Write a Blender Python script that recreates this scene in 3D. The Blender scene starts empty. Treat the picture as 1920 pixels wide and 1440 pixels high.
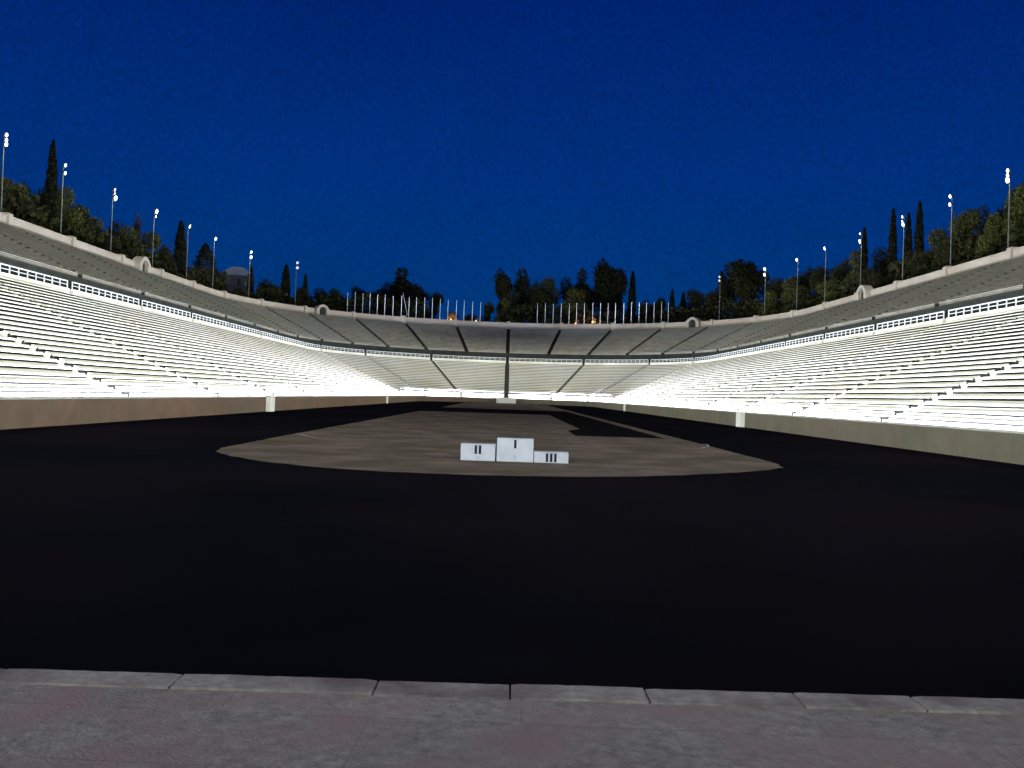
import bpy, bmesh, math, random
from mathutils import Vector, Matrix
R = math.radians
rnd = random.Random(7)
scn = bpy.context.scene
col = scn.collection

# ------------------------------------------------------------------ camera
EYE = 1.70
F = 1600.0                      # focal length in pixels of the 1920 px wide photograph
VPX, VPY, ROLL = 950.0, 741.0, 0.033
cam = bpy.data.cameras.new('camera'); camo = bpy.data.objects.new('camera', cam); col.objects.link(camo)
cam.sensor_width = 36; cam.lens = F / 1920 * 36; cam.clip_end = 5000; cam.clip_start = 0.1
camo.location = (0, 0, EYE)
yaw = -math.atan((960 - VPX) / F); pitch = math.atan((VPY - 720) / F)
camo.matrix_world = Matrix.Translation((0, 0, EYE)) @ Matrix.Rotation(yaw, 4, 'Z') @ Matrix.Rotation(R(90) + pitch, 4, 'X') @ Matrix.Rotation(ROLL, 4, 'Z')
scn.camera = camo
scn.render.resolution_x = 1024; scn.render.resolution_y = 768
scn.view_settings.view_transform = 'Standard'; scn.view_settings.look = 'None'
scn.view_settings.exposure = 0.0; scn.view_settings.gamma = 1.0

# ------------------------------------------------------------------ world: deep blue night-fall sky
world = bpy.data.worlds.new('World'); scn.world = world; world.use_nodes = True
nt = world.node_tree; nt.nodes.clear()
out = nt.nodes.new('ShaderNodeOutputWorld'); bg = nt.nodes.new('ShaderNodeBackground')
tc = nt.nodes.new('ShaderNodeTexCoord'); sp = nt.nodes.new('ShaderNodeSeparateXYZ'); rp = nt.nodes.new('ShaderNodeValToRGB')
nz = nt.nodes.new('ShaderNodeTexNoise'); nz.inputs['Scale'].default_value = 260; nz.inputs['Detail'].default_value = 4
nz2 = nt.nodes.new('ShaderNodeTexNoise'); nz2.inputs['Scale'].default_value = 5; nz2.inputs['Detail'].default_value = 3
mr = nt.nodes.new('ShaderNodeMapRange'); mr.inputs['From Min'].default_value = .25; mr.inputs['From Max'].default_value = .75
mr.inputs['To Min'].default_value = .80; mr.inputs['To Max'].default_value = 1.20
mr2 = nt.nodes.new('ShaderNodeMapRange'); mr2.inputs['From Min'].default_value = .3; mr2.inputs['From Max'].default_value = .7
mr2.inputs['To Min'].default_value = .95; mr2.inputs['To Max'].default_value = 1.05
mm = nt.nodes.new('ShaderNodeMath'); mm.operation = 'MULTIPLY'
vm = nt.nodes.new('ShaderNodeVectorMath'); vm.operation = 'SCALE'
e = rp.color_ramp.elements
e[0].position = 0.0; e[0].color = (0.000, 0.041, 0.165, 1)
e[1].position = 1.0; e[1].color = (0.000, 0.010, 0.085, 1)
for p, c in ((.12, (0.0001, 0.036, 0.185, 1)), (.25, (0.0002, 0.029, 0.200, 1)), (.42, (0.0002, 0.016, 0.150, 1))):
    q = e.new(p); q.color = c
L = nt.links.new
L(tc.outputs['Generated'], sp.inputs[0]); L(sp.outputs['Z'], rp.inputs['Fac'])
L(tc.outputs['Generated'], nz.inputs['Vector']); L(tc.outputs['Generated'], nz2.inputs['Vector'])
L(nz.outputs['Fac'], mr.inputs['Value']); L(nz2.outputs['Fac'], mr2.inputs['Value'])
L(mr.outputs[0], mm.inputs[0]); L(mr2.outputs[0], mm.inputs[1])
L(rp.outputs['Color'], vm.inputs[0]); L(mm.outputs[0], vm.inputs['Scale'])
L(vm.outputs[0], bg.inputs['Color']); bg.inputs['Strength'].default_value = 1.0
L(bg.outputs[0], out.inputs['Surface'])

# ------------------------------------------------------------------ light levels (watts)
P_SIDE = 158000.0     # narrow beam of each mast, thrown on the stand opposite
P_NEAR = 42000.0      # added second beam of the unseen masts behind the camera
P_TREE_FILL = 800.0      # added fill lamp inward of each mast head, for the trees
P_END = 36000.0       # added beam by the last mast each side, brightens the flagpoles
P_STRIP = 290.0       # lights behind the arena wall, watts per metre
C_NEAR = (0.84, 0.90, 1.0); C_FLOOD = (0.98, 1.0, 0.76); C_STRIP = (0.90, 0.92, 1.0)

# ------------------------------------------------------------------ helpers
class MB:
    def __init__(s): s.v = []; s.f = []; s.mi = {}
    def box(s, x0, x1, y0, y1, z0, z1):
        n = len(s.v)
        s.v += [(x0,y0,z0),(x1,y0,z0),(x1,y1,z0),(x0,y1,z0),(x0,y0,z1),(x1,y0,z1),(x1,y1,z1),(x0,y1,z1)]
        s.f += [tuple(n+i for i in q) for q in ((0,3,2,1),(4,5,6,7),(0,1,5,4),(1,2,6,5),(2,3,7,6),(3,0,4,7))]
        return s
    def quad(s, a, b, c, d):
        n = len(s.v); s.v += [a, b, c, d]; s.f.append((n, n+1, n+2, n+3)); return s
    def tube(s, a, b, r0, r1=None, n=8):
        r1 = r0 if r1 is None else r1
        a = Vector(a); b = Vector(b); d = (b - a).normalized()
        u = d.orthogonal().normalized(); w = d.cross(u); k = len(s.v)
        for p, r in ((a, r0), (b, r1)):
            for i in range(n):
                t = 2*math.pi*i/n; q = p + u*math.cos(t)*r + w*math.sin(t)*r; s.v.append(tuple(q))
        for i in range(n): j = (i+1) % n; s.f.append((k+i, k+j, k+n+j, k+n+i))
        s.f.append(tuple(k+i for i in reversed(range(n)))); s.f.append(tuple(k+n+i for i in range(n)))
        return s
    def prism(s, pts, y0, y1):      # pts: (x,z) outline
        k = len(s.v); n = len(pts)
        s.v += [(x, y0, z) for x, z in pts] + [(x, y1, z) for x, z in pts]
        for i in range(n): j = (i+1) % n; s.f.append((k+i, k+j, k+n+j, k+n+i))
        s.f.append(tuple(k+i for i in reversed(range(n)))); s.f.append(tuple(k+n+i for i in range(n)))
        return s
    def mesh(s, name, m, smooth=False):
        me = bpy.data.meshes.new(name); me.from_pydata(s.v, [], s.f); me.validate()
        bm = bmesh.new(); bm.from_mesh(me); bmesh.ops.recalc_face_normals(bm, faces=bm.faces); bm.to_mesh(me); bm.free()
        if m: me.materials.append(m)
        if s.mi:
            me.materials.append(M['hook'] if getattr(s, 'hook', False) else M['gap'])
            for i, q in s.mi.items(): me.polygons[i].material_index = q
        if smooth:
            for p in me.polygons: p.use_smooth = True
        return me
    def build(s, name, m, parent=None, smooth=False, bevel=0):
        o = bpy.data.objects.new(name, s.mesh(name, m, smooth)); col.objects.link(o)
        if parent: o.parent = parent
        if bevel:
            b = o.modifiers.new('bevel', 'BEVEL'); b.width = bevel; b.segments = 2; b.limit_method = 'ANGLE'
        return o
def tag(o, label=None, cat=None, group=None, kind=None):
    if label: o['label'] = label
    if cat: o['category'] = cat
    if group: o['group'] = group
    if kind: o['kind'] = kind
    return o
def empty(name, loc=(0,0,0), rz=0, scale=(1,1,1)):
    o = bpy.data.objects.new(name, None); col.objects.link(o); o.location = loc; o.rotation_euler = (0,0,rz); o.scale = scale
    o.empty_display_size = .3
    return o
KIDS = {}
def child(o, parent): o.parent = parent; KIDS.setdefault(parent.name, []).append(o); return o
def copy_tree(o, parent=None):
    c = o.copy(); col.objects.link(c); c.parent = parent
    for ch in [x for x in bpy.data.objects if x.parent == o]: copy_tree(ch, c)
    return c
ORD = ['first','second','third','fourth','fifth','sixth','seventh','eighth','ninth','tenth','eleventh','twelfth','thirteenth','fourteenth','fifteenth','sixteenth','seventeenth','eighteenth','nineteenth','twentieth']

def mat(name, c1, c2=None, scale=1.0, rough=.8, spec=.25, bump=0, bscale=None, detail=6, c3=None, s3=.15, metal=0, joints=None):
    m = bpy.data.materials.new(name); m.use_nodes = True; n = m.node_tree; b = n.nodes['Principled BSDF']
    b.inputs['Roughness'].default_value = rough; b.inputs['Specular IOR Level'].default_value = spec; b.inputs['Metallic'].default_value = metal
    l = n.links.new
    t = n.nodes.new('ShaderNodeNewGeometry')
    if c2 is None:
        b.inputs['Base Color'].default_value = (*c1, 1)
        cur = None
    else:
        z = n.nodes.new('ShaderNodeTexNoise'); z.inputs['Scale'].default_value = scale; z.inputs['Detail'].default_value = detail
        z.inputs['Roughness'].default_value = .65
        l(t.outputs['Position'], z.inputs['Vector'])
        r = n.nodes.new('ShaderNodeValToRGB'); r.color_ramp.elements[0].position = .32; r.color_ramp.elements[1].position = .68
        r.color_ramp.elements[0].color = (*c1, 1); r.color_ramp.elements[1].color = (*c2, 1)
        l(z.outputs['Fac'], r.inputs['Fac']); cur = r.outputs['Color']
        if c3:
            z3 = n.nodes.new('ShaderNodeTexNoise'); z3.inputs['Scale'].default_value = s3; z3.inputs['Detail'].default_value = 5
            l(t.outputs['Position'], z3.inputs['Vector'])
            r3 = n.nodes.new('ShaderNodeMapRange'); r3.inputs['From Min'].default_value = .42; r3.inputs['From Max'].default_value = .66
            l(z3.outputs['Fac'], r3.inputs['Value'])
            mx = n.nodes.new('ShaderNodeMix'); mx.data_type = 'RGBA'; l(r3.outputs[0], mx.inputs[0]); l(cur, mx.inputs[6]); mx.inputs[7].default_value = (*c3, 1)
            cur = mx.outputs[2]
        if joints:
            bw, bh, off, dark, vec = joints
            br = n.nodes.new('ShaderNodeTexBrick'); br.inputs['Scale'].default_value = 1; br.inputs['Brick Width'].default_value = bw; br.inputs['Row Height'].default_value = bh
            br.inputs['Mortar Size'].default_value = off; br.inputs['Color1'].default_value = (1,1,1,1); br.inputs['Color2'].default_value = (.86,.87,.88,1); br.inputs['Mortar'].default_value = (dark,dark,dark,1)
            mp = n.nodes.new('ShaderNodeMapping'); mp.inputs['Rotation'].default_value = vec; l(t.outputs['Position'], mp.inputs['Vector']); l(mp.outputs[0], br.inputs['Vector'])
            mj = n.nodes.new('ShaderNodeMix'); mj.data_type = 'RGBA'; mj.blend_type = 'MULTIPLY'; mj.inputs[0].default_value = 1
            l(cur, mj.inputs[6]); l(br.outputs['Color'], mj.inputs[7]); cur = mj.outputs[2]
        l(cur, b.inputs['Base Color'])
    if bump:
        zb = n.nodes.new('ShaderNodeTexNoise'); zb.inputs['Scale'].default_value = bscale or scale*3; zb.inputs['Detail'].default_value = 8
        l(t.outputs['Position'], zb.inputs['Vector'])
        bp = n.nodes.new('ShaderNodeBump'); bp.inputs['Strength'].default_value = bump; bp.inputs['Distance'].default_value = .02
        l(zb.outputs['Fac'], bp.inputs['Height']); l(bp.outputs[0], b.inputs['Normal'])
    return m
def emis(name, c, s):
    m = bpy.data.materials.new(name); m.use_nodes = True; b = m.node_tree.nodes['Principled BSDF']
    b.inputs['Base Color'].default_value = (.8,.8,.8,1); b.inputs['Emission Color'].default_value = (*c, 1); b.inputs['Emission Strength'].default_value = s
    return m
M = dict(
    marble = mat('white_marble', (.60,.60,.57), (.72,.72,.69), .8, .6, .3, .1, 6, c3=(.62,.60,.52), s3=.12),
    band = mat('pale_marble_band', (.78,.79,.74), (.88,.89,.84), .6, .6, .3, c3=(.66,.66,.58), s3=.2),
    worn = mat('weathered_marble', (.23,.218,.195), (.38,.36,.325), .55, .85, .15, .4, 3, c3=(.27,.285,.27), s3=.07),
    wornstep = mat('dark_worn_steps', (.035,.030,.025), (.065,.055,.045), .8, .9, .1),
    step = mat('grey_worn_steps', (.05,.053,.053), (.10,.105,.10), .9, .85, .15),
    parapet = mat('parapet_stone', (.38,.35,.30), (.50,.465,.405), .5, .8, .2, .3, 2, c3=(.39,.335,.28), s3=.13),
    gap = mat('painted_seat_gap_shade', (.03,.032,.032), (.06,.062,.06), 1, .9, .05),  # shade under the nosings and on block ends, put into the colour
    hook = mat('painted_recess_shade', (.008,.009,.010), (.020,.022,.022), 1, .95, .0),  # near-black tone for shade painted into stair recesses
    walk = mat('dark_walkway_stone', (.018,.021,.020), (.035,.040,.038), .7, .9, .1),
    wall = mat('arena_wall_shade_tone', (.135,.082,.064), (.200,.132,.108), .8, .85, .15, .3, 4, c3=(.120,.108,.080), s3=.12),  # shade on the white marble wall put into this brown base
    wall_right = mat('arena_wall_shade_tone_greenish', (.105,.108,.085), (.170,.165,.135), .8, .85, .15, .3, 4, c3=(.155,.125,.112), s3=.12),  # wall shade put into the base here too, in a greener tone
    coping = mat('arena_wall_coping', (.42,.42,.41), (.58,.58,.57), 1.2, .7, .2),
    pil = mat('pilaster_marble', (.80,.81,.82), (.86,.87,.88), .9, .6, .3),
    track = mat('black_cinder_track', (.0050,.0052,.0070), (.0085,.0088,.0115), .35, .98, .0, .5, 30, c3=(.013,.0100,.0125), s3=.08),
    runway = mat('dark_runway_surface', (.008,.0075,.008), (.012,.011,.011), .8, .97, .0, .3, 20),
    infield = mat('brown_packed_earth', (.135,.103,.080), (.225,.172,.130), .9, .97, .0, .6, 14, detail=10, c3=(.105,.095,.060), s3=.5),
    pave = mat('foreground_marble_paving', (.23,.22,.185), (.48,.43,.39), 15, .85, .1, 1.0, 45, detail=14, c3=(.38,.285,.26), s3=1.9, joints=(1.55,.62,.005,.78,(0,0,.03))),
    kerb = mat('foreground_kerb_marble', (.27,.26,.225), (.50,.45,.40), 15, .8, .15, .8, 30, detail=12, c3=(.19,.155,.145), s3=2.0),
    ground = mat('dark_soil', (.02,.018,.013), (.035,.03,.02), .4, .95, .05),
    hill = mat('dark_hillside', (.012,.012,.008), (.025,.022,.013), .3, .95, .0, .5, 2),
    paint = mat('podium_white_paint', (.60,.64,.68), (.72,.76,.80), 3, .6, .3, .15, 20),
    ink = mat('numeral_dark_paint', (.012,.014,.02)),
    crest = mat('crest_grey_paint', (.42,.45,.48)),
    metal = mat('galvanised_pole', (.09,.105,.105), (.14,.155,.155), 2, .5, .4, metal=.2),
    white = mat('white_pole_paint', (.74,.77,.82), (.82,.85,.88), 2, .5, .4),
    rail = mat('pale_rail_paint', (.62,.66,.68), (.74,.78,.80), 1, .5, .4),
    housing = mat('lamp_housing', (.10,.10,.11), (.16,.16,.17), 3, .5, .4),
    lens = emis('floodlight_lens', (.86,.90,1.0), 1.6),
    lensdim = emis('dim_floodlight_lens', (.7,.8,.9), .30),
    warm = emis('warm_lamp_glass', (1.0,.62,.28), 9.0),
    line = mat('faded_white_line', (.30,.31,.31), (.48,.49,.49), 6, .9, .1),
    bark = mat('bark', (.05,.035,.025), (.09,.065,.045), 5, .9, .1),
    bwall = mat('pale_plaster', (.12,.14,.15), (.19,.21,.22), .5, .9, .1),
    broof = mat('pale_metal_roof', (.40,.46,.52), (.50,.56,.62), .4, .6, .3),
    glass = mat('dark_window', (.01,.012,.016), rough=.2, spec=.5),
)
def leaf_mat(name, a, b):
    m = bpy.data.materials.new(name); m.use_nodes = True; n = m.node_tree; p = n.nodes['Principled BSDF']
    g = n.nodes.new('ShaderNodeNewGeometry'); r = n.nodes.new('ShaderNodeValToRGB')
    r.color_ramp.elements[0].color = (*a, 1); r.color_ramp.elements[1].color = (*b, 1)
    n.links.new(g.outputs['Random Per Island'], r.inputs['Fac'])
    n.links.new(r.outputs['Color'], p.inputs['Base Color']); p.inputs['Roughness'].default_value = .85; p.inputs['Specular IOR Level'].default_value = .08
    return m
M['leaf_dark'] = leaf_mat('dark_needles', (.018,.022,.010), (.040,.045,.018))
M['leaf_mid'] = leaf_mat('olive_foliage', (.040,.050,.014), (.095,.105,.032))
M['leaf_brown'] = leaf_mat('dry_brown_foliage', (.06,.045,.022), (.12,.085,.045))
M['leaf_cyp'] = leaf_mat('cypress_foliage', (.010,.013,.008), (.024,.029,.015))
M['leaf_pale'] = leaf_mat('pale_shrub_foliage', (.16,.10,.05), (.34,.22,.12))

# ------------------------------------------------------------------ plan of the stadium: straight sides, curved end about (0, YC)
YC = 160.0; Y0 = -50.0
RA = 16.7; RD = 38.0; RP = 57.0
def unroll(px, py): v = px - VPX; w = py - VPY; return v + ROLL*w, w - ROLL*v
def on_ground(px, py, z=0.0):
    a, b = unroll(px, py); d = F*(EYE - z)/b; return a/F*d, d
def at_ring(px, py, r):          # where the sight line of a photo pixel crosses the ring of radius r; also the height it sees there
    a, b = unroll(px, py); u = a/F
    if abs(u) > 1e-9 and r/abs(u) <= YC: t = r/abs(u)
    else:
        A = u*u + 1; B = -2*YC; C_ = YC*YC - r*r; t = (-B + math.sqrt(B*B - 4*A*C_))/(2*A)
    return u*t, t, EYE - b/F*t
S = 14.3
ANG_L = [R(a) for a in (0, 27, 53, 76)]
# a position on the plan is s: left side s=y-YC (<0) .. curve by angle .. right side; given as ('y', side, y) or ('a', angle)
def path(p, r):
    """p in [-1e3,1e3]; |p|<=pi/2: angle on the curve (0 = far middle, + right); beyond: metres along the straight"""
    h = math.pi/2
    if p < -h: return (-r, YC + (p + h))
    if p > h: return (r, YC - (p - h))
    return (r*math.sin(p), YC + r*math.cos(p))
def samples(p0, p1, da=R(3.0), dl=8.0):
    h = math.pi/2; pts = [p0]; p = p0
    while p < p1 - 1e-6:
        if p < -h - 1e-6: nx = min(p + dl, -h)
        elif p < h - 1e-6: nx = min(p + da, h)
        else: nx = p + dl
        p = min(nx, p1); pts.append(p)
    if len(pts) > 2 and pts[-1] - pts[-2] < 1e-4: pts.pop(-2)
    return pts
def sweep(mb, prof, p0, p1, caps=True, capdark=False, closed=False, da=R(3.0), dl=8.0, trim=0.0, dark=None):
    """prof: list of (r, z). trim: half-gap in metres taken off both ends, measured square to the stair"""
    ps = samples(p0, p1, da, dl); k = len(mb.v); n = len(prof)
    for i, p in enumerate(ps):
        for r, z in prof:
            q = p
            if i == 0 and trim: q = shift(p, r, trim)
            if i == len(ps)-1 and trim: q = shift(p, r, -trim)
            x, y = path(q, r); mb.v.append((x, y, z))
    m = n if closed else n - 1
    for i in range(len(ps)-1):
        for j in range(m):
            a = k + i*n + j; b = k + i*n + (j+1) % n
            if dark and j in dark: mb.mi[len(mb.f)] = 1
            mb.f.append((a, b, b + n, a + n))
    if caps:
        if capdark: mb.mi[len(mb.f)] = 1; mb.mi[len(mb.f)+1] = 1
        mb.f.append(tuple(k + j for j in range(n))); mb.f.append(tuple(k + (len(ps)-1)*n + j for j in reversed(range(n))))
    return mb
def shift(p, r, d):
    h = math.pi/2
    if abs(p) < h - 1e-6: return p + d/r
    if abs(abs(p) - h) < 1e-6:      # at the join
        if (p < 0) == (d < 0): return p + d
        return p + d/r
    return p + d
PEND = math.pi/2 + (YC - Y0)
def p_of_y(side, y): return side*(math.pi/2 + (YC - y))

# stairs
low_st = [0.0] + [s*a for a in ANG_L[1:] for s in (-1, 1)]
k = 0
while True:
    y = 161 - 1 - S*k
    if y < Y0 + 6: break
    for s in (-1, 1): low_st.append(p_of_y(s, y))
    k += 1
low_st.sort()
up_st = [0.0] + [s*R(13.5)*i for i in range(1, 7) for s in (-1, 1)]
k = 0
while True:
    y = 154 - S*k
    if y < Y0 + 4: break
    for s in (-1, 1): up_st.append(p_of_y(s, y))
    k += 1
up_st.sort()

# ------------------------------------------------------------------ ground
g = MB(); g.quad((-2500,-1500,-.05),(2500,-1500,-.05),(2500,3500,-.05),(-2500,3500,-.05)); tag(g.build('ground', M['ground']), kind='structure')
def poly(name, pts, z, m):
    me = bpy.data.meshes.new(name); me.from_pydata([(x, y, z) for x, y in pts], [], [tuple(range(len(pts)))]); me.materials.append(m)
    o = bpy.data.objects.new(name, me); col.objects.link(o); tag(o, kind='structure'); return o
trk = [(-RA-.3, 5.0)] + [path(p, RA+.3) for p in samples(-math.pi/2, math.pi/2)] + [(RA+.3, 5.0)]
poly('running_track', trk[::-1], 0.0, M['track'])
# infield of packed earth, near edge a flat curve
near = [(-7.7,23.3),(-7.4,22.0),(-6.6,20.7),(-5.5,19.5),(-4.2,18.6),(-2.7,18.03),(-1.2,17.85),(0.3,17.95),(1.7,18.25),(3.0,18.75),(4.4,19.7),(5.7,20.7),(6.8,21.8),(7.45,22.8),(7.75,24.2)]
def rough(pts, step=.35, amp=.03):
    o = []
    for (a, b) in zip(pts, pts[1:] + pts[:1]):
        n = max(1, int(math.dist(a, b)/step))
        for i in range(n): o.append((a[0]+(b[0]-a[0])*i/n + rnd.uniform(-amp, amp), a[1]+(b[1]-a[1])*i/n + rnd.uniform(-amp, amp)*1.5))
    return o
poly('infield', rough(near + [(7.8,30),(7.8,77.7),(-7.8,77.7),(-7.8,30)]), .008, M['infield'])
far = [(-7.6,100.5),(7.8,100.5),(7.8,160)] + [(7.8*math.cos(R(a)), 160+7.8*math.sin(R(a))) for a in range(10,171,10)] + [(-7.8,160)]
poly('far_infield', far, .008, M['infield'])
poly('runway', [(3.1,37.6),(7.05,37.6),(7.05,77.75),(3.97,77.75),(3.97,45.6),(3.15,43.0)], .013, M['runway'])
poly('track_edge_strip', [(7.05,77.7),(7.8,77.7),(7.8,100.5),(7.05,100.5)], .008, M['infield'])
# short painted arcs on the infield
def arc_line(name, pts, w, lab):
    mb = MB()
    for (a, b) in zip(pts[:-1], pts[1:]):
        d = Vector((b[0]-a[0], b[1]-a[1], 0)).normalized(); nn = Vector((-d.y, d.x, 0))*w/2
        mb.quad((a[0]-nn.x,a[1]-nn.y,.016),(b[0]-nn.x,b[1]-nn.y,.016),(b[0]+nn.x,b[1]+nn.y,.016),(a[0]+nn.x,a[1]+nn.y,.016))
    o = mb.build(name, M['line']); tag(o, kind='structure'); return o
arc_line('painted_line', [on_ground(*q) for q in ((556,814),(566,815),(580,819),(597,822),(618,823))], .07, '')
arc_line('painted_line', [on_ground(*q) for q in ((1316,841),(1330,838),(1326,834),(1316,835))], .07, '')
# foreground paving and kerb
KZ = .05
kf = on_ground(950, 1278, KZ)[1]; kb = on_ground(950, 1305, KZ)[1]
pv = MB(); pv.box(-12, 12, -6, kb-.003, -.04, KZ-.010)
tag(pv.build('pavement', M['pave']), kind='structure')
jx = [on_ground(px, py, KZ)[0] for px, py in ((20,1251),(345,1265),(712,1272),(957,1277),(1203,1281),(1483,1296),(1705,1306))]
jx = [jx[0]-3.2, jx[0]-2.1, jx[0]-1.0] + jx + [jx[-1]+.8, jx[-1]+1.7, jx[-1]+2.7]
kb_m = MB(); skew = .05
for a, b in zip(jx[:-1], jx[1:]):
    n = 14; gp = .006; k0 = len(kb_m.v); row = []
    h = rnd.uniform(-.004, .004); fr = [rnd.uniform(-.004, .004) for _ in range(n+1)]
    ch = .018
    for i in range(n+1):
        t = i/n; x = a+gp+(b-a-2*gp)*t
        endc = ch if i in (0, n) else 0
        yf = kf + fr[i] - endc*rnd.uniform(.3, 1.4)
        dx = skew*(0 if 0 < i < n else 0)
        row.append([(x, kb+.002, -.04), (x, kb+.002, KZ+h), (x, yf-.015, KZ+h), (x, yf, KZ+h-.012), (x, yf, -.04)])
    for r_ in row: kb_m.v += r_
    for i in range(n):
        for j in range(4):
            q = k0+i*5+j; kb_m.f.append((q, q+1, q+6, q+5))
    kb_m.f.append(tuple(k0+j for j in range(5))); kb_m.f.append(tuple(k0+n*5+j for j in range(5)))
tag(kb_m.build('kerb', M['kerb']), kind='structure')
# hillside around the stadium
HP = [(57.5, 18.6), (60, 18.9), (66, 19.3), (80, 20.0), (105, 20.0), (150, 14), (260, 4), (500, -3)]
def hill_z(r):
    for (a, za), (b, zb) in zip(HP[:-1], HP[1:]):
        if r <= b: return za + (zb-za)*max(0, (r-a))/(b-a)
    return -3
hm = MB(); sweep(hm, HP, -PEND, PEND, caps=False, dl=12, da=R(5)); tag(hm.build('hillside', M['hill']), kind='structure')

# ------------------------------------------------------------------ lower stand
TL, HL, Z0 = .77, .354, .60; NL = 24; R0 = 19.5
def seat_prof(r0, z0, t, h, n, g0, g1, gd, lip, first=0):
    pr = [(r0 + first*t, z0 + first*h - .3)]
    for i in range(first, n):
        r = r0 + i*t; z = z0 + i*h
        pr += [(r, z), (r, z+g0), (r+gd, z+g0+.01), (r+gd, z+g1), (r-lip, z+g1), (r-lip-.01, z+h-.02), (r-lip+.01, z+h)]
    pr.append((r0+n*t, z0+n*h)); return pr
lower = empty('lower_stand', (0, YC, 0)); tag(lower, 'brightly lit lower tier of white marble seat rows curving round the arena', 'stand')
lower.location = (0,0,0)
LP = seat_prof(R0, Z0, TL, HL, NL, .165, .265, .30, .035)
LP = LP + [(LP[-1][0], -.2), (R0, -.2)]
ps = [-PEND] + low_st + [PEND]
H = .50       # half width of a stair
for a, b in zip(ps[:-1], ps[1:]):
    curved = abs((a+b)/2) < R(77)
    if curved:
        pr = seat_prof(R0, Z0, TL, HL, NL, .155, .265, .30, .035, first=3)
        pr = [(20.6, .4), (20.6, 1.90), (21.28, 1.91), (21.28, 2.24), (20.50, 2.24), (20.56, 2.42), (21.3, 2.42), (21.3, 1.6)] + pr[1:]
        pr += [(pr[-1][0], -.2), (20.6, -.2)]
    else: pr = LP
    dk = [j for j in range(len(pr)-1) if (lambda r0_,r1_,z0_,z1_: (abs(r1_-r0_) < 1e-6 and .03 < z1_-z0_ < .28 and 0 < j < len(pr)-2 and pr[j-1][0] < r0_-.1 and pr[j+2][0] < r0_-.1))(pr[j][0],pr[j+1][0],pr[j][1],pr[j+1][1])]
    dk = dk + [j+1 for j in dk] + [j-1 for j in dk]  # groove faces get the painted shade colour
    if curved: dk += [1, 2, 3]  # front wall groove painted dark as well
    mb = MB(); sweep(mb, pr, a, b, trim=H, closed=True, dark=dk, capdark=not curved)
    if not curved:
        for q, sg in ((a, 1), (b, -1)):
            if abs(q) > PEND - .1: continue
            for i in range(NL):
                r = R0+i*TL; z = Z0+i*HL; e0 = shift(q, r, sg*(H-.035)); e1 = shift(q, r, sg*(H+.05))
                x0, y0 = path(e0, r-.045); x1, y1 = path(e1, r+.36)
                mb.box(min(x0,x1), max(x0,x1), min(y0,y1), max(y0,y1), z+.262, z+HL+.003)
    mb.build('seating_block', M['marble'], lower)
def stair(parent, p, r0, z0, t, h, n, drop, m, hw, sub=2, alt=False):
    pr = [(r0, z0-.3)]
    for i in range(n*sub):
        r = r0 + (i+.35)*t/sub; z = z0 + i*h/sub - drop
        pr += [(r, z), (r, z+h/sub)]
    pr += [(r0+n*t, z0+n*h-drop), (r0+n*t, z0-.6), (r0, z0-.6)]
    mb = MB(); k = len(mb.v); nn = len(pr)
    x0, y0 = path(p, r0); x1, y1 = path(p, r0+10); d = Vector((x1-x0, y1-y0, 0)).normalized(); s = Vector((-d.y, d.x, 0))
    for sg in (-1, 1):
        for r, z in pr:
            q = Vector((x0, y0, 0)) + d*(r-r0) + s*sg*(hw-.004); mb.v.append((q.x, q.y, z))
    for j in range(nn): j2 = (j+1) % nn; mb.f.append((j, j2, nn+j2, nn+j))
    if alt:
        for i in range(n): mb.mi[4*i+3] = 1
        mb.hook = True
    mb.f.append(tuple(range(nn))); mb.f.append(tuple(nn+j for j in reversed(range(nn))))
    return mb.build('stairway', m, parent)
for p in low_st:
    if abs(p) < R(80): stair(lower, p, R0, Z0, TL, HL, NL, .15, M['step'], H)
    else: stair(lower, p, R0, Z0, TL, HL, NL, .07, M['marble'], H)
# corridor floor between wall and stand
cf = MB(); sweep(cf, [(RA+.3, .50), (R0+1.2, .52)], -PEND, PEND, caps=False); cf.build('corridor_floor', M['marble'], lower)
# crowning white band and walkway
RT = R0 + NL*TL; ZT = Z0 + NL*HL        # 37.98, 9.10
for a, b in zip(ps[:-1], ps[1:]):
    mb = MB(); sweep(mb, [(RT+.02, ZT-.3), (RT+.02, ZT+.54), (RT+.04, ZT+.56), (RT+.38, ZT+.56), (RT+.38, ZT-.3)], a, b, trim=.36, closed=True)
    mb.build('crown_band', M['band'], lower)
mb = MB(); sweep(mb, [(RT-.05, ZT-.08), (41.25, ZT-.05)], -PEND, PEND, caps=False); mb.build('walkway_floor', M['walk'], lower)

# ------------------------------------------------------------------ upper stand
TU, HU, ZU, NU, RU = .75, .35, 11.70, 20, 41.5
upper = empty('upper_stand'); tag(upper, 'dim weathered grey upper tier of seat rows above the walkway railing', 'stand')
UPr = seat_prof(RU, ZU, TU, HU, NU, .20, .27, .16, .02); 
UPr += [(UPr[-1][0], 8), (RU, 8)]
ps2 = [-PEND] + up_st + [PEND]
UDK = [3 + 7*i for i in range(NU)]  # groove backs that get the painted shade
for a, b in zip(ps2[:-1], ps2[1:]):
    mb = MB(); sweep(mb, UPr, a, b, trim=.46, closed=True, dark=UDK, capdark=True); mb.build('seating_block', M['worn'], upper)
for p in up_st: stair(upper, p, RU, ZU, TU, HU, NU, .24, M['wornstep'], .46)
mb = MB(); sweep(mb, [(41.2, 8.5), (41.2, 11.60), (41.45, 11.61), (41.45, 8.5)], -PEND, PEND, closed=True); mb.build('walkway_back_wall', M['walk'], upper)

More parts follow.
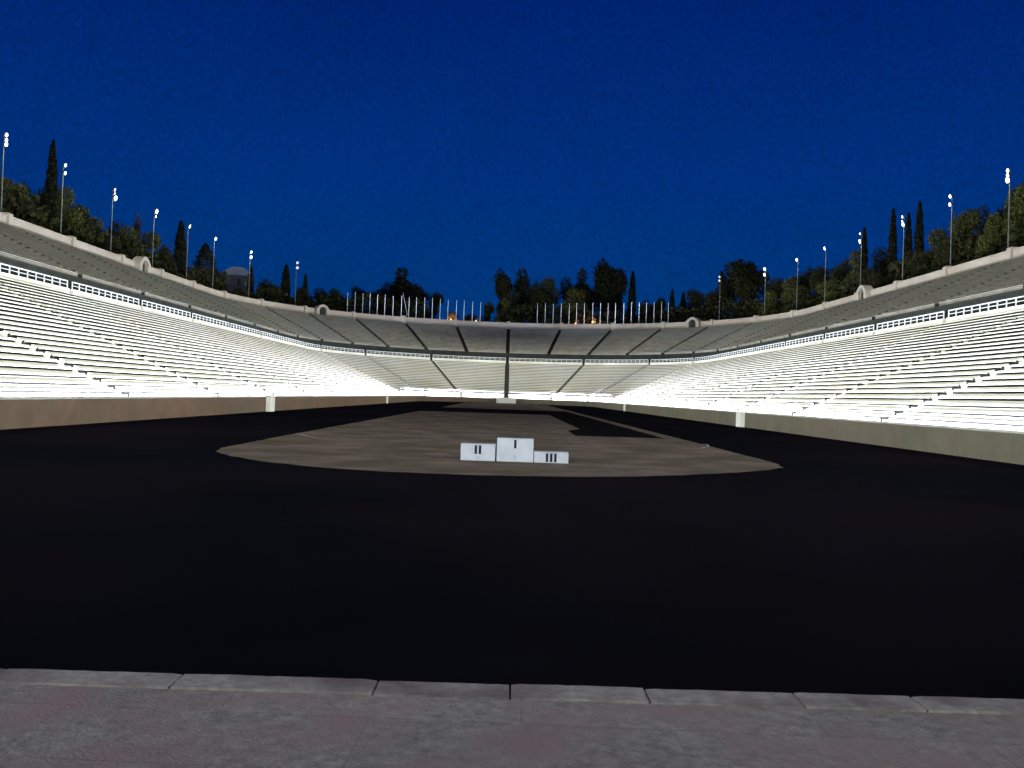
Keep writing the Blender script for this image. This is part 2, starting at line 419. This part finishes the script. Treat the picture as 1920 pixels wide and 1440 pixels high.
# ------------------------------------------------------------------ parapet wall on the rim
par = empty('parapet_wall'); tag(par, 'long pale stone parapet wall with small piers along the rim of the upper tier', 'wall')
gates = [at_ring(265, 490, 57)[:2], at_ring(603, 580, 57)[:2], at_ring(1303, 600, 57)[:2], at_ring(1627, 543, 57)[:2]]
mb = MB(); sweep(mb, [(57.0, 18.3), (57.0, 19.98), (56.9, 20.0), (56.9, 20.16), (57.65, 20.16), (57.65, 20.0), (57.6, 19.98), (57.6, 18.3)], -PEND, PEND, closed=True, da=R(2)); mb.build('wall', M['parapet'], par)
for p in up_st:
    mb = MB(); w = .38
    sweep(mb, [(56.72, 18.3), (56.72, 20.34), (56.9, 20.46), (57.6, 20.46), (57.75, 20.34), (57.75, 18.3)], shift(p, 57, -w), shift(p, 57, w), closed=True)
    mb.build('pier', M['parapet'], par)

# small arched exit gates on the rim
def gate(i, xy, lab):
    x, y = xy
    ang = math.atan2(x, y-YC) if y > YC else (R(90) if x > 0 else R(-90))
    g_ = empty('exit_gate', (x, y, 18.75), -ang, (.80, .55, .78))      # local +y points outward
    tag(g_, lab, 'gate', 'arched exit gates on the rim')
    w = 2.3; n = 12
    for sx in (-1, 1):
        MB().box(min(sx*1.25, sx*w), max(sx*1.25, sx*w), -1.5, .9, -.5, 1.35).build('pier', M['parapet'], g_, bevel=.04)
    outer = [(w+.15, 1.35), (w+.15, 1.55), (1.5, 2.5), (.45, 3.05), (-.45, 3.05), (-1.5, 2.5), (-w-.15, 1.55), (-w-.15, 1.35)]
    inner = [(-1.25*math.cos(math.pi*t/n), 1.36+1.0*math.sin(math.pi*t/n)) for t in range(n+1)]
    ring = MB(); 
    oo = outer[::-1]
    # arch head: split into strips between inner arc and outer outline
    def outz(xx):
        xx = abs(xx)
        for (xa, za), (xb, zb) in (((0,3.05),(.45,3.05)),((.45,3.05),(1.5,2.5)),((1.5,2.5),(w+.15,1.55))):
            if xx <= xb: return za+(zb-za)*(xx-xa)/(xb-xa)
        return 1.55
    xs = [-w-.15, -1.9, -1.5] + [q[0] for q in inner] + [1.5, 1.9, w+.15]
    def inz(xx): return 1.36 if abs(xx) >= 1.25 else 1.36+1.0*math.sqrt(max(0, 1-(xx/1.25)**2))
    up_ = [(xx, outz(xx)) for xx in xs]; dn = [(xx, inz(xx)) for xx in xs]
    ring = MB()
    for j in range(len(xs)-1):
        ring.prism([dn[j], dn[j+1], up_[j+1], up_[j]], -1.6, 1.0)
    bm_me = ring
    h_ = bm_me.build('arch_head', M['parapet'], g_)
    d = MB(); d.box(-1.249, 1.249, -.5, .6, -.5, 2.3); d.build('dark_doorway_plug', M['walk'], g_)  # dark plate painted as the shade inside the archway
    return g_
gate(0, gates[0], 'pale arched exit gate on the left rim, nearest to the left edge')
gate(1, gates[1], 'small gabled exit gate on the rim left of the left flagpoles')
gate(2, gates[2], 'small arched exit gate on the rim right of the right flagpoles')
gate(3, gates[3], 'pale arched exit gate on the right rim below the lone cypress')

# ------------------------------------------------------------------ railing along the walkway
rail_ps = [p for p in ps]
nsec = 0
def rail_section(a, b, detailed, lab):
    a2 = shift(a, RT, .42); b2 = shift(b, RT, -.42)
    root = empty('walkway_railing', (0,0,0)); tag(root, lab, 'railing', 'railing sections along the walkway between the tiers')
    zb = ZT+.56; r = RT+.2
    hs = zb+.64
    pp = samples(a2, b2, R(3), 4)
    def bar(mb, z, rr):
        for q0, q1 in zip(pp[:-1], pp[1:]):
            x0, y0 = path(q0, r); x1, y1 = path(q1, r); mb.tube((x0,y0,z), (x1,y1,z), rr, n=6)
    top = MB(); bar(top, hs, .055); top.build('top_rail', M['rail'], root)
    mid = MB(); bar(mid, zb+.33, .030); mid.build('middle_rail', M['rail'], root)
    straight = abs((a+b)/2) > math.pi/2
    L_ = abs(b2-a2)*(1 if straight else r); n = max(2, round(L_/1.19))
    if detailed:
        base = None
        for i in range(n+1):
            q = a2 + (b2-a2)*i/n; x, y = path(q, r)
            if base is None:
                base = MB().box(-.035,.035,-.035,.035,0,.64).build('post', M['rail'], root)
                base.location = (x, y, zb)
            else:
                c = base.copy(); col.objects.link(c); c.parent = root; c.location = (x, y, zb)
    else:
        mb = MB()
        for i in range(n+1):
            q = a2 + (b2-a2)*i/n; x, y = path(q, r); mb.box(x-.035, x+.035, y-.035, y+.035, zb, zb+.78)
        mb.build('posts', M['rail'], root)
    return root
vis = [(a, b) for a, b in zip(ps[:-1], ps[1:])]
def in_view(p):
    x, y = path(p, RT); return y > 5 and abs(x/y) < .62
lft = [v for v in vis if in_view((v[0]+v[1])/2)]
for i, (a, b) in enumerate(lft):
    n = len(lft)
    m_ = (a+b)/2
    if m_ < -math.pi/2: lab = '%s railing section from the left edge, above the bright left seats' % ORD[i]
    elif m_ > math.pi/2: lab = '%s railing section from the right edge, above the bright right seats' % ORD[n-1-i]
    else:
        kk = [v for v in lft if abs((v[0]+v[1])/2) < math.pi/2]; j = kk.index((a, b)); lab = 'railing section on the curved end, %s from the left of the eight there' % ORD[j]
    det = True
    rail_section(a, b, det, lab)

# ------------------------------------------------------------------ arena wall with coping and pilasters
aw = empty('arena_wall'); tag(aw, 'low brownish stone wall in shade running round the dark track', 'wall')
pil_y = [60, 119.5]
cuts = sorted([-PEND, PEND, -R(6), R(6)] + [p_of_y(s, y) for y in pil_y for s in (-1, 1)])
for a, b in zip(cuts[:-1], cuts[1:]):
    if abs(a + b) < .01: continue
    mb = MB(); sweep(mb, [(RA, -.05), (RA, .99), (RA+.35, .99), (RA+.35, -.05)], a, b, closed=True); mb.build('wall_panel', M['wall'] if a < 0 else M['wall_right'], aw)
    mb = MB(); sweep(mb, [(RA-.03, .995), (RA-.03, 1.05), (RA+.38, 1.05), (RA+.38, .995)], a, b, closed=True); mb.build('coping', M['coping'], aw)
for y in pil_y:
    for s in (-1, 1):
        near_ = y < 100
        w = .36 if near_ else .16
        pb = MB(); x0, x1 = sorted((s*(RA-w), s*(RA+.5))); pb.box(x0, x1, y-.5, y+.5, -.05, 1.07)
        o = pb.build('pilaster', M['pil'], aw, bevel=.03)
# steps block in the middle of the far end
mbk = MB(); hw = 2.0
mbk.box(-hw, hw, YC+RA-.9, YC+RA+2.6, -.05, 1.12)
o = mbk.build('landing_block', M['pil']); tag(o, 'bright white marble landing block breaking the wall at the far end', 'steps')

# lights behind the arena wall, shining up over the seats
def strip(p0, p1, w=1.0):
    x0, y0 = path(p0, RA+.5); x1, y1 = path(p1, RA+.5)
    c = Vector(((x0+x1)/2, (y0+y1)/2, .92)); d = Vector((x1-x0, y1-y0, 0)); ln = d.length; d.normalize()
    inward = Vector(path((p0+p1)/2, RA+10)) - Vector(path((p0+p1)/2, RA)); o_ = Vector((inward.x, inward.y, 0)).normalized()
    nrm = (o_*1.0 + Vector((0,0,.42))).normalized()
    la = bpy.data.lights.new('corridor_light', 'AREA'); la.shape = 'RECTANGLE'; la.size = ln; la.size_y = .12; la.energy = P_STRIP*ln*w; la.color = C_STRIP
    lo = bpy.data.objects.new('corridor_light', la); col.objects.link(lo)
    zc = -nrm; X = d; Yv = (-nrm).cross(X)*-1
    z_ = -nrm*-1
    # area lamps shine along local -Z
    zax = -nrm; xax = d; yax = zax.cross(xax)
    lo.matrix_world = Matrix(((xax.x,yax.x,zax.x,c.x),(xax.y,yax.y,zax.y,c.y),(xax.z,yax.z,zax.z,c.z),(0,0,0,1)))
for s in (-1, 1):
    y = 160
    while y > 0:
        a, b = p_of_y(s, y), p_of_y(s, y-20); strip(min(a,b), max(a,b)); y -= 20
for i in range(-5, 5): strip(i*R(18)+.01, (i+1)*R(18)-.01, 2.4)

# ------------------------------------------------------------------ winners' blocks
def block(px0, px1, pyb, h, num, lab, crest):
    xa, ya = on_ground(px0, pyb); xb, yb = on_ground(px1, pyb)
    D = 21.7; xa *= D/ya; xb *= D/yb
    w = xb - xa
    root = empty('podium_block', ((xa+xb)/2, D, .010)); tag(root, lab, 'podium')
    root.rotation_euler.z = R(rnd.uniform(-.6, .6))
    b_ = MB().box(-w/2, w/2, 0, .45, 0, h).build('body', M['paint'], root, bevel=.006)
    nm = MB(); n = num; gp = .106; gh = .21; zt = h - .03; bw = .058
    for i in range(n):
        x = (i-(n-1)/2)*gp + .0
        nm.box(x-bw/2, x+bw/2, -.006, 0.0, zt-gh, zt)
        nm.box(x-bw/2-.008, x+bw/2+.008, -.0055, 0.0, zt-gh-.002, zt-gh+.012); nm.box(x-bw/2-.008, x+bw/2+.008, -.0055, 0, zt-.012, zt+.002)
    o = nm.build('numeral', M['ink'], root)
    if crest:
        cr = MB(); q = 20
        for i in range(q):
            a, b = 2*math.pi*i/q, 2*math.pi*(i+1)/q
            cr.quad((.028*math.cos(a), -.003, crest+.028*math.sin(a)), (.028*math.cos(b), -.003, crest+.028*math.sin(b)), (.04*math.cos(b), -.003, crest+.04*math.sin(b)), (.04*math.cos(a), -.003, crest+.04*math.sin(a)))
        cr.build('crest', M['crest'], root)
block(864, 928.5, 864.5, .415, 2, 'white podium block marked II, the left and middle-height one', .075)
block(931.5, 1000, 867, .585, 1, 'tallest white podium block, marked I, in the middle', .11)
block(1001.5, 1066, 869, .268, 3, 'lowest white podium block, marked III, on the right', 0)

# ------------------------------------------------------------------ flagpoles
fx_l = [653,667,681.5,695,709,723,738.5,754,768,782,797.5,812,826.5,841,857,871.5,887,902]
fx_r = [1009,1023.5,1038.5,1053.5,1068.5,1082.5,1097,1113,1127,1141.5,1155.5,1171,1185.5,1200,1213.5,1228,1242,1255]
ft_l = lambda x: 549 + (x-653)*(567-549)/(902-653)
ft_r = lambda x: 570 + (x-1009)*(567-570)/(1255-1009)
fp_me = None
def flagpole(px, py, lab, grp):
    global fp_me
    x, y, z = at_ring(px, py, 60.5)
    root = empty('flagpole', (x, y, hill_z(60.5)-.1)); hgt = z - root.location.z
    tag(root, lab, 'flagpole', grp)
    if fp_me is None:
        fp_me = (MB().tube((0,0,0), (0,0,1), .095, .07, 8).mesh('pole', M['white'], True), MB().tube((0,0,0), (0,0,.10), .10, .03, 8).mesh('finial', M['white'], True))
    o = bpy.data.objects.new('pole', fp_me[0]); col.objects.link(o); o.parent = root; o.scale = (1,1,hgt); o.rotation_euler = (R(rnd.uniform(-.2,.2)), R(rnd.uniform(-.3,.3)), 0)
    f = bpy.data.objects.new('finial', fp_me[1]); col.objects.link(f); f.parent = root; f.location = (0,0,hgt)
for i, x in enumerate(fx_l): flagpole(x, ft_l(x)+rnd.uniform(-1,1), 'white flagpole, %s from the left in the left row above the curved end' % ORD[i], 'white flagpoles in the left row')
for i, x in enumerate(fx_r): flagpole(x, ft_r(x)+rnd.uniform(-1,1), 'white flagpole, %s from the left in the right row above the curved end' % ORD[i], 'white flagpoles in the right row')
x0, y0, z0 = at_ring(756, 548, 61.5); x1, y1, z1 = at_ring(765, 581, 61.5)
o = MB().tube((x0,y0,z0), (x1,y1,z1-1.5), .03, .05, 6).build('leaning_pole', M['white']); tag(o, 'thin leaning pole crossing the eighth flagpole of the left row', 'pole')

# ------------------------------------------------------------------ floodlight masts
head_me = None
def beam_share(y): return 1.0 if y < 80 else max(.22, 1.0 - (y-80)/60*.78)
def lamp_head(root, z, scale, dim, dx=0):
    global head_me
    if head_me is None:
        b = MB(); b.tube((0,.05,0), (0,-.16,0), .16, .40, 14)
        l = MB(); l.tube((0,-.163,0), (0,-.178,0), .37, .36, 14)
        br = MB().box(-.03,.03,0,.14,-.04,.04)
        head_me = (b.mesh('lamp_head', M['housing'], False), l.mesh('lens', M['lens']), l.mesh('lens', M['lensdim']), br.mesh('bracket', M['metal']))
    h = bpy.data.objects.new('lamp_head', head_me[0]); col.objects.link(h); h.parent = root; h.location = (dx, -.14, z); h.scale = (scale, 1, scale*.86); h.scale = (scale*.85, 1, scale*.74); h.rotation_euler = (R(14), 0, 0)
    for nm, me in (('lens', head_me[2] if dim else head_me[1]), ('bracket', head_me[3])):
        q = bpy.data.objects.new(nm, me); col.objects.link(q); q.parent = h
def mast(x, y, ang, zs, lab, power, aim, grp, dim=False, scales=None):
    root = empty('floodlight_mast', (x, y, hill_z(60)-.2), ang); tag(root, lab, 'floodlight', grp)
    zt = max(z for z, *_ in zs) - root.location.z + .3
    o = MB().tube((0,0,0), (0,0,zt), .10, .055, 10).build('pole', M['metal'], root, smooth=False)
    for i, q in enumerate(zs):
        z, sc = q[0], q[1]; dx = q[2] if len(q) > 2 else 0
        lamp_head(root, z - root.location.z, sc, dim, dx)
    zc = sum(z for z, *_ in zs)/len(zs)
    if power:
        la = bpy.data.lights.new('floodlight_beam', 'SPOT'); la.energy = power*beam_share(y); la.color = C_FLOOD; la.spot_size = R(26 if y < 112 else 36); la.spot_blend = 1.0; la.shadow_soft_size = .4
        lo = bpy.data.objects.new('floodlight_beam', la); col.objects.link(lo)
        inward = Vector((-x, (YC-y if y > YC else 0), 0)).normalized()
        p = Vector((x, y, zc)) + inward*1.3; d = Vector(aim) - p
        lo.location = p; lo.rotation_euler = d.to_track_quat('-Z', 'Y').to_euler()
        sl = bpy.data.lights.new('added_tree_fill', 'POINT'); sl.energy = P_TREE_FILL; sl.color = (1.0, .93, .66); sl.shadow_soft_size = .5  # added point lamp without a fixture, brightens the trees
        so = bpy.data.objects.new('added_tree_fill', sl); col.objects.link(so); so.location = Vector((x, y, zc)) + inward*3.2 - Vector((0,0,1.0))
        if y < 0:
            la = bpy.data.lights.new('added_arena_beam', 'SPOT'); la.energy = P_NEAR; la.color = C_NEAR; la.spot_size = R(36); la.spot_blend = 1.0; la.shadow_soft_size = .4  # extra beam added to light the podium and foreground
            lo = bpy.data.objects.new('added_arena_beam', la); col.objects.link(lo)
            lo.location = p; lo.rotation_euler = (Vector((0, 27, 0)) - p).to_track_quat('-Z', 'Y').to_euler()
    return root
# (pixel x, list of (pixel y, size, sideways m))
ML = [(9, [(253,.9),(263,.9),(271,1.0)]), (120, [(310,.9),(325,.9)]), (213, [(356,.8),(363,.6),(371,1.5,.3)]), (290.5, [(396,1.5,.3),(406.5,.8)]),
      (354, [(425,1.25)]), (403, [(448,1.25)]), (470, [(473,1.1),(482.5,1.3)]), (557, [(493,1.2),(502.5,1.3)])]
MR = [(1901, [(317,.9),(326,.9),(335,1.3)]), (1791, [(366,.95),(381,.95)]), (1700, [(405,.8),(413,.6),(420,1.25,.3)]), (1619.5, [(437,.7),(451.5,1.3)]),
      (1552, [(465,1.25)]), (1499, [(486.5,1.25)]), (1438, [(504,1.3),(514.5,1.15)]), (1352.5, [(519,1.0),(526,1.0)])]
NL_ = {1:'one lamp', 2:'two lamps', 3:'three lamps'}
def beam(side, y):               # where on the opposite stand the mast at y points
    s_ = (y + 42)*.93; ya = 25 + s_
    if ya <= YC: return (side*34, ya, 6.0)
    a = math.pi/2 - (ya - YC)/38; a = max(a, R(-4)); return (side*34*math.sin(a), YC + 34*math.cos(a), 6.0)
for side, lst in ((-1, ML), (1, MR)):
    for i, (px, heads) in enumerate(lst):
        x, y, _ = at_ring(px, heads[0][0], 60.0)
        zs = []
        for h in heads:
            zz = at_ring(px, h[0], 60.0)[2]; zs.append((zz, h[1]*(1 + .0*i), (h[2] if len(h) > 2 else 0)))
        curve = y > YC
        ang = -math.atan2(x, y-YC) if curve else (R(90) if x < 0 else R(-90))
        lab = 'floodlight mast with %s, %s from the %s edge along the %s rim' % (NL_[len(heads)], ORD[i], 'left' if side < 0 else 'right', 'left' if side < 0 else 'right')
        aim = beam(-side, min(y, 190))
        if i == 7:
            la = bpy.data.lights.new('added_flagpole_beam', 'SPOT'); la.energy = P_END; la.color = C_NEAR; la.spot_size = R(34); la.spot_blend = .8; la.shadow_soft_size = .3  # added spot that whitens the flagpole row
            lo = bpy.data.objects.new('added_flagpole_beam', la); col.objects.link(lo)
            p = Vector((x*.97, y-1.5, zs[-1][0]-.8)); lo.location = p; lo.rotation_euler = (Vector((side*14, 219, 22)) - p).to_track_quat('-Z', 'Y').to_euler()
        mast(x, y, ang, zs, lab, (0 if i == 7 else P_SIDE), aim, 'floodlight masts along the rim', dim=(i == 7))
    for k in range(1, 11):
        y = 101.5 - 14.3*k
        mast(side*60, y, R(90)*-side, [(30.8,.9),(30.0,.9)], 'floodlight mast beyond the %s edge of the photo, %s in the row outward from it' % ('left' if side < 0 else 'right', ORD[k-1]), P_SIDE, beam(-side, y), 'floodlight masts beside the open end')

# ------------------------------------------------------------------ trees
def leaf(mb, c, s, r_):
    n = Vector((r_.gauss(0,1), r_.gauss(0,1), r_.gauss(0,1)))
    if n.length < 1e-3: n = Vector((0,0,1))
    n.normalize(); u = n.orthogonal().normalized(); w = n.cross(u); a = r_.uniform(0, 6.28)
    u, w = u*math.cos(a)+w*math.sin(a), w*math.cos(a)-u*math.sin(a); s2 = s*r_.uniform(.45,.9)
    c = Vector(c); mb.quad(tuple(c-u*s-w*s2*.4), tuple(c-w*s2), tuple(c+u*s+w*s2*.3), tuple(c+w*s2))
def mesh_fast(mb, name, m):
    me = bpy.data.meshes.new(name); me.from_pydata(mb.v, [], mb.f); me.materials.append(m); return me
def round_crown(seed, kind, n=5200):
    r_ = random.Random(seed); mb = MB(); blobs = []
    nb = r_.randint(9, 14)
    for i in range(nb):
        a = r_.uniform(0, 6.28)
        if kind == 'umbrella': rr = r_.uniform(0, .36); z = r_.uniform(.58, .88) - rr*.25; b = (r_.uniform(.10,.19), r_.uniform(.07,.12))
        elif kind == 'tall': z = r_.uniform(.25,.9); rr = r_.uniform(0,.22)*(1.25-z); b = (r_.uniform(.09,.16), r_.uniform(.09,.15))
        else: z = r_.uniform(.15,.82); rr = r_.uniform(0,.34)*math.sqrt(max(.05,1-((z-.42)/.5)**2)); b = (r_.uniform(.11,.2), r_.uniform(.09,.16))
        blobs.append((rr*math.cos(a), rr*math.sin(a), z, b[0], b[1]))
    zmax = max(b[2]+b[4] for b in blobs)
    tot = sum(b[3]**2 for b in blobs)
    for b in blobs:
        for i in range(int(n*b[3]**2/tot)):
            d = Vector((r_.gauss(0,1), r_.gauss(0,1), r_.gauss(0,1))).normalized(); q = r_.uniform(.55, 1.12) if r_.random() < .85 else r_.uniform(1.0,1.3)
            c = (b[0]+d.x*b[3]*q, b[1]+d.y*b[3]*q, (b[2]+d.z*b[4]*q)/zmax); leaf(mb, c, .018*r_.uniform(.6,1.5), r_)
    t = MB(); t.tube((0,0,-.03), (0.01,0.01,.5), .022, .014, 7)
    for b in blobs[:7]: t.tube((0.005,0.005,r_.uniform(.25,.45)), (b[0],b[1],b[2]/zmax), .010, .004, 5)
    return mb, t
def cyp_crown(seed, fat=.06, n=4200):
    r_ = random.Random(seed); mb = MB()
    for i in range(n):
        z = r_.random()**.9; prof = fat*(min(1, z/.12)**.5)*(1-z**2.6)**.75 + .003
        a = r_.uniform(0,6.28); q = (r_.uniform(.75,1.08))*(1+.16*math.sin(5*a+z*22+seed)+.12*math.sin(z*60+seed*2+2*a))
        leaf(mb, (prof*q*math.cos(a), prof*q*math.sin(a), .03+z*.97), .013*r_.uniform(.6,1.5), r_)
    t = MB().tube((0,0,-.03), (0,0,.8), .012, .004, 6); return mb, t
VAR = {}
for kind, seeds, mt in (('round', (1,2,3), 'leaf_mid'), ('roundd', (4,5,6), 'leaf_dark'), ('tall', (7,8,9), 'leaf_dark'), ('umbrella', (10,11), 'leaf_dark'), ('brown', (12,), 'leaf_brown'), ('shrub', (13,14), 'leaf_pale')):
    VAR[kind] = []
    for s_ in seeds:
        c_, t_ = round_crown(s_, kind if kind in ('tall','umbrella') else 'round', 5200 if kind != 'shrub' else 1500)
        VAR[kind].append((mesh_fast(c_, 'crown', M[mt]), t_.mesh('trunk', M['bark'])))
VAR['cypress'] = []
for s_ in (21,22,23):
    c_, t_ = cyp_crown(s_); VAR['cypress'].append((mesh_fast(c_, 'crown', M['leaf_cyp']), t_.mesh('trunk', M['bark'])))
c_, t_ = cyp_crown(25, .17, 5000); VAR['cone'] = [(mesh_fast(c_, 'crown', M['leaf_cyp']), t_.mesh('trunk', M['bark']))]
NAT_W = dict(round=.80, roundd=.80, tall=.50, umbrella=.95, brown=.8, shrub=.8, cypress=.13, cone=.36)
NAME = dict(round='broadleaf_tree', roundd='pine_tree', tall='pine_tree', umbrella='pine_tree', brown='broadleaf_tree', cypress='cypress_tree', cone='conifer_tree', shrub='shrub')
cnt = {}
def tree(kind, px, py, wpx, ring, lab, grp, low=0.0):
    x, y, z = at_ring(px, py, ring)
    zb = hill_z(ring) - .3; h = z - zb
    w = wpx/F*y*1.0
    i = cnt.get(kind, 0); cnt[kind] = i+1
    cm, tm = VAR[kind][i % len(VAR[kind])]
    sxy = w/NAT_W[kind]
    root = empty(NAME[kind], (x, y, zb), rnd.uniform(0, 6.28)); tag(root, lab, 'cypress' if kind == 'cypress' else ('shrub' if kind == 'shrub' else 'tree'), grp)
    for nm, me in (('crown', cm), ('trunk', tm)):
        o = bpy.data.objects.new(nm, me); col.objects.link(o); o.parent = root; o.scale = (sxy, sxy, h)
masts_px_l = [q[0] for q in ML]; masts_px_r = [q[0] for q in MR]
# kind, px, py(top), width px, ring
T = [('round',-18,330,90,70),('round',22,340,70,68),('roundd',50,345,62,72),('cypress',101,264,22,68),('roundd',92,342,60,74),('round',133,355,56,66),('round',150,385,50,70),('round',66,400,60,64),
     ('round',180,408,70,66),('roundd',222,415,60,72),('round',250,428,56,66),('brown',257,405,24,76),('round',285,436,50,68),('roundd',308,462,44,66),('roundd',195,440,60,64),
     ('cypress',341,416,24,67),('roundd',325,480,34,64),('roundd',365,505,40,65),('cone',387,457,46,68),('roundd',414,512,26,66),('roundd',452,541,30,64),('cypress',472,499,13,68),('roundd',500,524,50,70),('roundd',520,535,44,64),
     ('cypress',538,497,18,68),('roundd',560,538,36,66),('cypress',574,514,11,70),('roundd',600,540,46,70),('roundd',628,543,44,68),('roundd',648,560,34,66),('roundd',676,537,34,72),('roundd',712,548,40,72),
     ('tall',753,502,62,78),('roundd',728,530,50,80),('roundd',783,535,56,76),('roundd',812,548,40,74),('roundd',846,584,40,66),('roundd',880,590,40,66),('roundd',918,568,34,68),
     ('roundd',1018,542,64,74),('roundd',1115,532,64,77),('roundd',962,542,54,71),('umbrella',1400,487,96,73),('roundd',1225,566,60,74),('roundd',1290,566,60,74),('roundd',640,560,70,74),('roundd',70,372,80,74),('roundd',1560,505,70,75),('tall',945,507,42,74),('tall',977,503,38,76),('roundd',1000,528,40,72),('round',1030,520,50,72),('roundd',1062,520,48,78),('tall',1094,504,46,72),('round',1080,540,50,68),('tall',1139,489,60,76),('roundd',1165,505,50,80),('round',943,560,34,66),
     ('cypress',1188,508,15,70),('roundd',1212,562,36,68),('roundd',1238,557,34,70),('cypress',1262,542,12,68),('cypress',1283,548,13,70),('roundd',1310,541,44,70),('roundd',1336,548,42,68),
     ('umbrella',1356,506,42,70),('roundd',1402,488,74,74),('roundd',1395,520,66,68),('roundd',1448,522,56,70),('round',1440,545,50,64),('round',1478,520,54,68),('roundd',1512,502,48,74),('roundd',1541,498,56,70),('roundd',1505,535,56,64),
     ('round',1560,525,50,64),('roundd',1580,485,48,70),('round',1601,469,58,67),('cypress',1625,426,16,68),('roundd',1655,463,66,72),('roundd',1640,500,50,64),('cypress',1680,390,17,68),('cypress',1709,398,16,69),('cypress',1730,376,18,69),
     ('roundd',1705,470,60,66),('round',1755,428,62,68),('roundd',1730,468,50,64),('roundd',1798,405,54,74),('round',1822,392,64,68),('roundd',1850,384,56,74),('round',1868,398,60,64),('round',1905,350,84,68),('roundd',1890,372,60,74),('round',1945,340,90,68),('roundd',1780,440,60,63),('roundd',1660,512,60,62.5)]
WORD = dict(round='olive green rounded tree', roundd='dark bushy pine', tall='tall dark pine', umbrella='flat-topped dark pine', brown='thin brownish tree', cypress='slender dark cypress', cone='broad conical conifer')
def zone(px):
    if px < 6: return 'beyond the left edge of the photo'
    for i in range(7):
        if masts_px_l[i] <= px < masts_px_l[i+1]: return 'between %s and %s left-rim masts' % (ORD[i], ORD[i+1])
    if px < 645: return 'between the last left mast and the flagpoles'
    if px < 910: return 'behind the left row of flagpoles'
    if px < 1003: return 'in the gap between the two flagpole rows'
    if px < 1256: return 'behind the right row of flagpoles'
    if px < masts_px_r[-1]: return 'between the flagpoles and the last right mast'
    for i in range(7):
        if masts_px_r[i+1] <= px < masts_px_r[i]: return 'between %s and %s right-rim masts' % (ORD[i], ORD[i+1])
    return 'at the right edge beyond the first mast'
grp_ct = {}
for q in sorted(T, key=lambda q: q[1]): grp_ct.setdefault((WORD[q[0]], zone(q[1])), []).append(q)
for (wd, zn), lst in grp_ct.items():
    for j, q in enumerate(lst):
        lab = '%s %s' % (wd, zn) if len(lst) == 1 else '%s %s %s, from the left' % (ORD[j], wd, zn)
        tree(q[0], q[1], q[2], q[3], q[4], lab, 'cypresses beyond the rim' if q[0] == 'cypress' else 'trees beyond the rim')
# undergrowth just behind the rim
ug = MB(); ur = random.Random(5)
for i in range(90000):
    p = ur.uniform(-math.pi/2-72, math.pi/2+72) if ur.random() < .68 else ur.uniform(-math.pi/2, math.pi/2)
    r_ = ur.uniform(63, 73); x, y = path(p, r_); z = hill_z(r_) + ur.random()**1.1*(5.3+1.4*math.sin(p*9 if abs(p) < 1.57 else p*.35)+.8*math.sin(p*31 if abs(p) < 1.57 else p*1.3))
    if -.333 < x/y < -.296 and z > hill_z(r_)+3.2: continue
    if -R(19) < p < -R(1) and z > hill_z(r_)+1.2: continue
    leaf(ug, (x, y, z), ur.uniform(.25,.6), ur)
me = mesh_fast(ug, 'undergrowth', M['leaf_dark']); o = bpy.data.objects.new('undergrowth', me); col.objects.link(o)
tag(o, 'low dark undergrowth between the trees behind the rim', 'undergrowth', kind='stuff')
# lit shrubs and small warm garden lamps
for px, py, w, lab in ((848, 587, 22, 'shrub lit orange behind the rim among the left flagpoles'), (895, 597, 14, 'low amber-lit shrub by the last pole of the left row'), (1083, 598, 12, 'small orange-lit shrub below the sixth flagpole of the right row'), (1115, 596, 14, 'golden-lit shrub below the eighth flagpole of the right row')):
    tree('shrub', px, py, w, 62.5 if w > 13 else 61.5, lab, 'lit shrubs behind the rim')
for px, en, lab in ((846, 260, 'warm garden lamp in front of the orange shrub on the left'), (1112, 420, 'small warm lamp glowing below the eighth flagpole of the right row'), (893, 40, 'small warm lamp by the last pole of the left row'), (1080, 60, 'small warm lamp below the sixth flagpole of the right row')):
    x, y, z = at_ring(px, 600, 60.9)
    root = empty('garden_lamp', (x, y, hill_z(61)-.1)); tag(root, lab, 'lamp', 'warm garden lamps behind the rim')
    top = 1.55 if px != 1112 else 2.1
    MB().tube((0,0,0), (0,0,top), .05, .04, 6).build('post', M['housing'], root)
    MB().tube((0,0,top), (0,0,top+.30), .16 if px==1112 else .07, .12 if px==1112 else .05, 8).build('lamp_glass', M['warm'], root)
    MB().tube((0,0,top+.30), (0,0,top+.42), .18, .03, 8).build('cap', M['housing'], root)
    la = bpy.data.lights.new('garden_lamp_light', 'POINT'); la.energy = en; la.color = (1,.55,.22); la.shadow_soft_size = .15
    lo = bpy.data.objects.new('garden_lamp_light', la); col.objects.link(lo); lo.parent = root; lo.location = (0, .35, top+.1)

# ------------------------------------------------------------------ pale building among the trees on the left
x, y, z = at_ring(444, 504, 88)
bd = empty('house', (x, y, hill_z(88)-2), R(20)); tag(bd, 'pale house with a light roof among the trees on the left', 'house')
hz = z - bd.location.z
bd.scale = (.72,.72,1); MB().box(-5.2,5.2,-4,4,0,hz-2.0).build('wall', M['bwall'], bd)
rf = MB(); rf.prism([(-5.7,hz-2.0),(5.7,hz-2.0),(2.2,hz),(-1.6,hz)], -4.5, 4.5); rf.build('roof', M['broof'], bd)
for i in range(4):
    w_ = MB().box(-4.3+i*2.3,-3.0+i*2.3,-4.06,-4.0,hz-4.4,hz-2.9).build('window', M['glass'], bd)
MB().box(-5.2,5.2,-4.6,-4.02,hz-5.0,hz-4.7).build('balcony', M['bwall'], bd)

scn.render.engine = 'CYCLES'
scn.cycles.max_bounces = 5; scn.cycles.diffuse_bounces = 3
